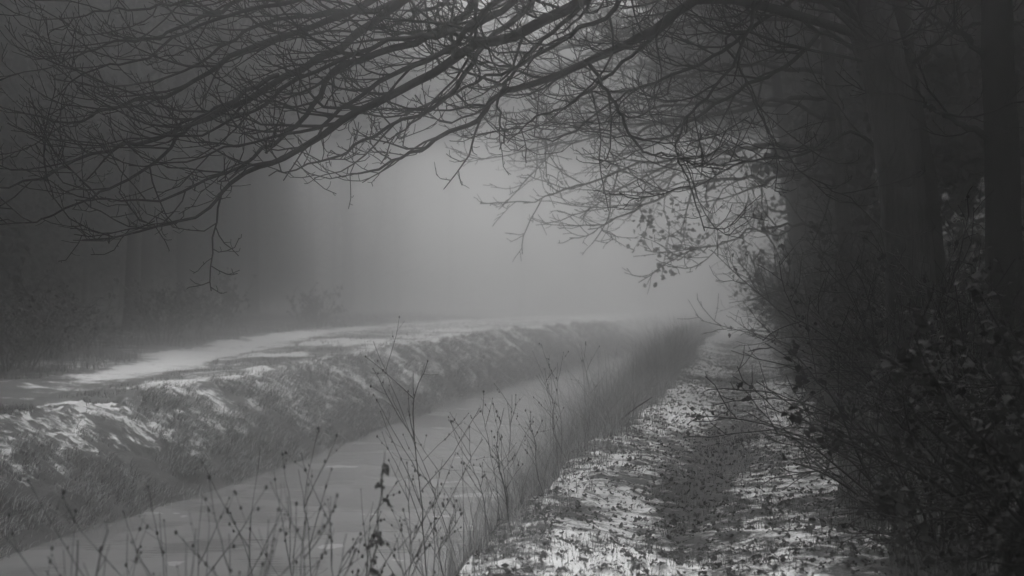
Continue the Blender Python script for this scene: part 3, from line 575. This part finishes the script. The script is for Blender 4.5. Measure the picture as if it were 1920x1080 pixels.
# tall dry grass on the near bank
mb = MB(); x, y, t = scatter(24000, 7.5, 62, lambda v: x_rw(v) - 0.15, lambda v: x_pl(v) + 0.25, 1.35)
cl = fbm(x, y, 0.55, 3, 31); keep = (cl > -0.06) & (g.random(len(x)) < np.clip(0.15 + 0.85 * smooth01((y - 10) / 5), 0, 1)); x, y, t, cl = x[keep], y[keep], t[keep], cl[keep]
tall = g.random(len(x)) ** 2.6
H = (0.18 + (0.75 + 0.9 * np.clip(cl + 0.2, 0, .6)) * tall + 0.5 * smooth01((y - 11) / 5) * (0.5 + g.random(len(x)))) * (1 - 0.5 * t ** 3)
blades(mb, x, y, land_z(x, y) - 0.03, H, (0.0015 + 0.00016 * y) * g.uniform(0.6, 1.5, len(x)), g, 1.1, 4, (-0.10, 0))
x, y, t = scatter(13000, 11.5, 46, lambda v: x_pl(v) - 0.75, lambda v: x_pl(v) + 0.12, 1.25); cl = fbm(x, y, 0.8, 3, 37); keep = cl > 0.02 - 0.12 * smooth01((y - 16) / 6); x, y, t, cl = x[keep], y[keep], t[keep], cl[keep]
blades(mb, x, y, land_z(x, y) - 0.03, (0.35 + (0.6 + 0.8 * np.clip(cl + .2, 0, .6)) * g.random(len(x)) ** 1.4 + 0.15 * smooth01((y - 15) / 5)) * (1 - 0.45 * t ** 4), (0.0012 + 0.00015 * y) * g.uniform(0.6, 1.5, len(x)), g, 1.1, 4, (-0.12, 0))
x, y, t = scatter(7000, 8.5, 40, lambda v: x_pl(v) - 0.1, lambda v: x_pl(v) + 0.45, 1.3); keep = (fbm(x, y, 1.4, 3, 38) > 0.05) & (g.random(len(x)) > t * 0.7); x, y, t = x[keep], y[keep], t[keep]
blades(mb, x, y, land_z(x, y) - 0.02, 0.08 + 0.3 * g.random(len(x)) ** 1.5, (0.0012 + 0.00014 * y), g, 1.1, 3, (0.1, 0))
tag(mb.build('tall_dry_grass', M['straw']), 'tall dry grass standing along the near canal bank', 'grass', kind='stuff')
# tufts on the far bank, verge and path
mb = MB(); cx_, cy_, ct_ = scatter(8500, 12, 75, x_ll, lambda v: x_lw(v) + 0.05, 1.4); keep = fbm(cx_, cy_, 1.2, 3, 33) > -0.12 - 0.2 * ct_; cx_, cy_, ct_ = cx_[keep], cy_[keep], ct_[keep]
nb_ = 11; x = np.repeat(cx_, nb_) + g.normal(size=len(cx_) * nb_) * 0.05; y = np.repeat(cy_, nb_) + g.normal(size=len(cx_) * nb_) * 0.06; ck = np.repeat(g.random(len(cx_)), nb_)
blades(mb, x, y, land_z(x, y) - 0.015, (0.07 + 0.13 * g.random(len(x))) * (0.6 + 0.8 * ck), 0.003 + 0.0001 * y, g, 0.8, 3, (0.8, -0.35))
tag(mb.build('frosted_tussocks', M['frosted']), 'frosted grass tussocks leaning down the far bank', 'grass', kind='stuff'); mb = MB()
x, y, t = scatter(22000, 14, 80, x_tr, x_ll, 1.5); keep = fbm(x, y, 1.6, 3, 34) > 0.08; x, y = x[keep], y[keep]; blades(mb, x, y, land_z(x, y) - 0.02, 0.05 + 0.12 * g.random(len(x)), 0.003 + 0.0001 * y, g, 0.8, 2)
x, y, t = scatter(26000, 18, 90, lambda v: fTR(v) - 6, x_tl, 1.5); keep = fbm(x, y, 1.2, 3, 35) > -0.1; x, y = x[keep], y[keep]; blades(mb, x, y, land_z(x, y) - 0.02, 0.1 + 0.25 * g.random(len(x)), 0.004 + 0.0001 * y, g, 0.7, 2)
tag(mb.build('far_bank_grass', M['turf']), 'short withered grass poking through snow on the far bank', 'grass', kind='stuff')
mb = MB(); x, y, t = scatter(42000, 6, 55, x_pl, lambda v: x_pr(v) + 1.2, 1.7)
mid = np.exp(-((t - 0.4) / 0.16) ** 2) * 0.25 + 0.3 * np.exp(-((y - 14.6) / 2.6) ** 2); keep = fbm(x, y, 1.5, 3, 36) + mid > 0.2; x, y = x[keep], y[keep]
blades(mb, x, y, land_z(x, y) - 0.01, 0.03 + 0.09 * g.random(len(x)), 0.0016 + 0.0001 * y, g, 0.9, 2)
x, y, t = scatter(9000, 6.5, 30, x_pr, lambda v: x_pr(v) + 1.6, 1.5); blades(mb, x, y, land_z(x, y) - 0.01, 0.1 + 0.25 * g.random(len(x)), 0.0022 + 0.0001 * y, g, 0.7, 3)
tag(mb.build('path_turf', M['turf']), 'short winter turf growing through the footpath', 'grass', kind='stuff')

# ------------------------------------------------------------------ fallen leaves on the path
lm = []
for k in range(6):
    h = np.random.default_rng(300 + k); m = 11; a = np.linspace(0, 2 * np.pi, m, endpoint=False); rr = 0.5 * (0.75 + 0.35 * np.abs(np.cos(a * 2.5 + k)) + 0.1 * h.normal(size=m)) * np.where(np.arange(m) % 2, 0.72, 1)
    V = np.concatenate([[[0, 0, 0.05]], np.stack([rr * np.cos(a), rr * np.sin(a) * 0.8, 0.12 * h.normal(size=m) + 0.16 * np.cos(a * 1.0 + k) ** 2], 1)]); c = MB(); c.add(V, None, [(0, 1 + i, 1 + (i + 1) % m) for i in range(m)]); lm.append((c.mesh('fallen_leaf', M['dead_leaf'], False), V, [(0, 1 + i, 1 + (i + 1) % m) for i in range(m)]))
x, y, t = scatter(9000, 7.6, 42, x_pl, lambda v: x_pr(v) + 0.5, 1.5); S = 0.022 + 0.05 * g.random(len(x)) ** 1.8; order = np.argsort(y / S); z = land_z(x, y)
ml = MB()
for r, i in enumerate(order):
    rz, tx, ty = g.uniform(0, 6.28), g.normal() * 0.35, g.normal() * 0.35
    if r < 300:
        o = link('fallen_leaf', lm[g.integers(6)][0]); o.location = (x[i], y[i], z[i] + 0.012); o.scale = (S[i],) * 3; o.rotation_euler = (tx, ty, rz)
        tag(o, 'curled dark dead leaf lying on the snowy footpath', 'leaf', 'dead leaves on the footpath')
    else:
        _, V, T = lm[g.integers(6)]; c, s = math.cos(rz), math.sin(rz); W = V * S[i]; W = np.stack([W[:, 0] * c - W[:, 1] * s, W[:, 0] * s + W[:, 1] * c, W[:, 2] + W[:, 0] * tx + W[:, 1] * ty], 1); ml.add(W + [x[i], y[i], z[i] + 0.012], None, T)
tag(ml.build('leaf_litter', M['dead_leaf'], smooth=False), 'scatter of small dead leaves over the footpath snow', 'leaf litter', kind='stuff')

# ------------------------------------------------------------------ dead weeds on the near bank
def weed(label, base, top, d, nb, r=0.004, seed=1, heads=True, blen=(0.25, 0.6), group=None, leaves=0, crook=0.03, cfg=None):
    g = np.random.default_rng(seed); X = (base[0] - CX) * d / FPX; zz = float(land_z(X, d)); o = empty('dead_weed', (X, d, zz)); tag(o, label, 'weed', group)
    tipp = px(top[0], top[1], d + g.normal() * 0.15) - np.array(o.location); P = np.array([np.zeros(3) - [0, 0, .04], tipp * 0.35, tipp * 0.7, tipp]); P[1:3] += g.normal(size=(2, 3)) * crook; P = spline(P, 16); P[1:-1] += g.normal(size=(14, 3)) * crook * 0.12
    R = np.linspace(r, r * 0.35, 16); s = MB(); s.tube(P, R, 5); s.build('stem', M['weed'], o)
    for k in range(nb):
        i = int(4 + 10 * (k + g.random()) / nb); a = g.uniform(0, 6.28); dd = unit(np.array([math.cos(a) * 0.75, math.sin(a) * 0.75, 1.0])); L = g.uniform(*blen) * (1.1 - 0.4 * i / 15) * np.linalg.norm(tipp)
        Q = wander(g, P[i], dd, L, 7, 0.07, 0.05); RR = np.linspace(r * 0.6, r * 0.3, 7); m = MB(); m.tube(Q, RR, 4); shoots(g, m, Q, RR, 0, cfg or [(6, (0.05, 0.18), 38, 0.1, 0, 0.1, r * 0.28, 3)], (0.3, 1)); bo = m.build('branch', M['weed'], o)
        if heads:
            V = np.concatenate(m.v[1:]) if len(m.v) > 1 else Q; hcount = g.integers(2, 6); C = np.concatenate([V[g.integers(0, len(V), hcount)], Q[-1:]]); N = g.normal(size=C.shape); N /= np.linalg.norm(N, axis=1)[:, None]
            hm_ = MB()
            for c in C:
                e = g.uniform(0.004, 0.011); hm_.tube(np.array([c - [0, 0, e], c - [0, 0, e * .4], c + [0, 0, e * .5], c + [0, 0, e]]), np.array([.2, .75, .6, .1]) * e, 5)
            tag(hm_.build('seed_head', M['weed'], bo), kind='stuff')
    for k in range(leaves):
        l = link('leaf', LEAVES['dead_leaf'][g.integers(5)], o); l.location = P[g.integers(7, 16)] + g.normal(size=3) * 0.012; l.scale = (0.7 * (q_ := g.uniform(0.035, 0.075)), q_, 1.6 * q_); l.rotation_euler = (g.uniform(-2.6, -0.5), g.uniform(-.8, .8), g.uniform(0, 6.28))
    return o
weed('tall branching dead weed with seed heads standing over the water', (802, 1010), (775, 700), 10.0, 9, 0.006, 401, blen=(0.3, 0.55))
weed('single crooked dead stalk beside the edge of the footpath snow', (960, 1010), (945, 765), 9.6, 3, 0.006, 402, blen=(0.08, 0.16), crook=0.03)
weed('thin leaning dead stem with fine side shoots at the grass edge', (870, 880), (700, 640), 12.0, 4, 0.005, 403, blen=(0.2, 0.35))
weed('stubby weed stem hung with dark curled leaves', (668, 1180), (722, 845), 6.2, 3, 0.006, 404, blen=(0.1, 0.2), leaves=15, heads=False)
weed('straight dead reed stem rising from the canal edge', (497, 1260), (488, 840), 7.2, 2, 0.004, 405, blen=(0.1, 0.2))
weed('thick broken twig stump among the canal edge weeds', (150, 1400), (147, 1012), 5.4, 2, 0.008, 406, blen=(0.3, 0.5), heads=False)
spots = [(300, 960, 6.4), (380, 930, 6.2), (430, 1000, 5.6), (560, 880, 7.0), (575, 960, 6.0), (620, 930, 6.6), (240, 1000, 5.8), (520, 1010, 5.4), (700, 940, 7.4), (760, 900, 7.8), (830, 860, 8.6), (650, 1000, 5.8), (350, 1020, 5.2), (880, 800, 9.8), (900, 760, 11.5), (470, 970, 6.4), (790, 960, 7.2), (200, 1040, 5.5), (1010, 700, 13.5), (1045, 680, 15), (960, 740, 12.5), (985, 790, 11.5), (925, 840, 10.5), (1090, 660, 16.5), (850, 930, 8.2), (740, 1000, 6.6), (120, 1030, 5.3), (540, 930, 6.8)]
for k, (tx, ty, dd) in enumerate(spots):
    hb = 1.05 * dd / 6; yb = CY + (CAMH + 0.55) * FPX / dd
    weed('budded dead weed in the tangle along the canal edge', (tx + rng.uniform(-40, 60), yb), (tx, ty), dd, 6, 0.0042, 420 + k, group='budded weeds along the canal edge', blen=(0.25, 0.5))
# low tangle at the bottom, and the stick leaning out of the grass
mb = MB(); P0 = px(1140, 805, 17.0); P1 = px(1222, 745, 16.4); P0[2] = land_z(P0[0], P0[1]); o = empty('fallen_stick', P0); tag(o, 'thin broken stick leaning out of the tall grass onto the footpath', 'stick')
Q = spline([P0 - P0, (P1 - P0) * 0.5 + [0, 0, 0.03], P1 - P0], 8); mb.tube(Q, np.linspace(0.014, 0.006, 8), 5); mb.build('stem', M['bark_dark'], o); mb = MB(); mb.tube([Q[4], Q[4] + [0.05, 0, 0.12], Q[4] + [0.07, 0.02, 0.2]], [0.006, 0.004, 0.003], 4); mb.build('twig', M['bark_dark'], o)
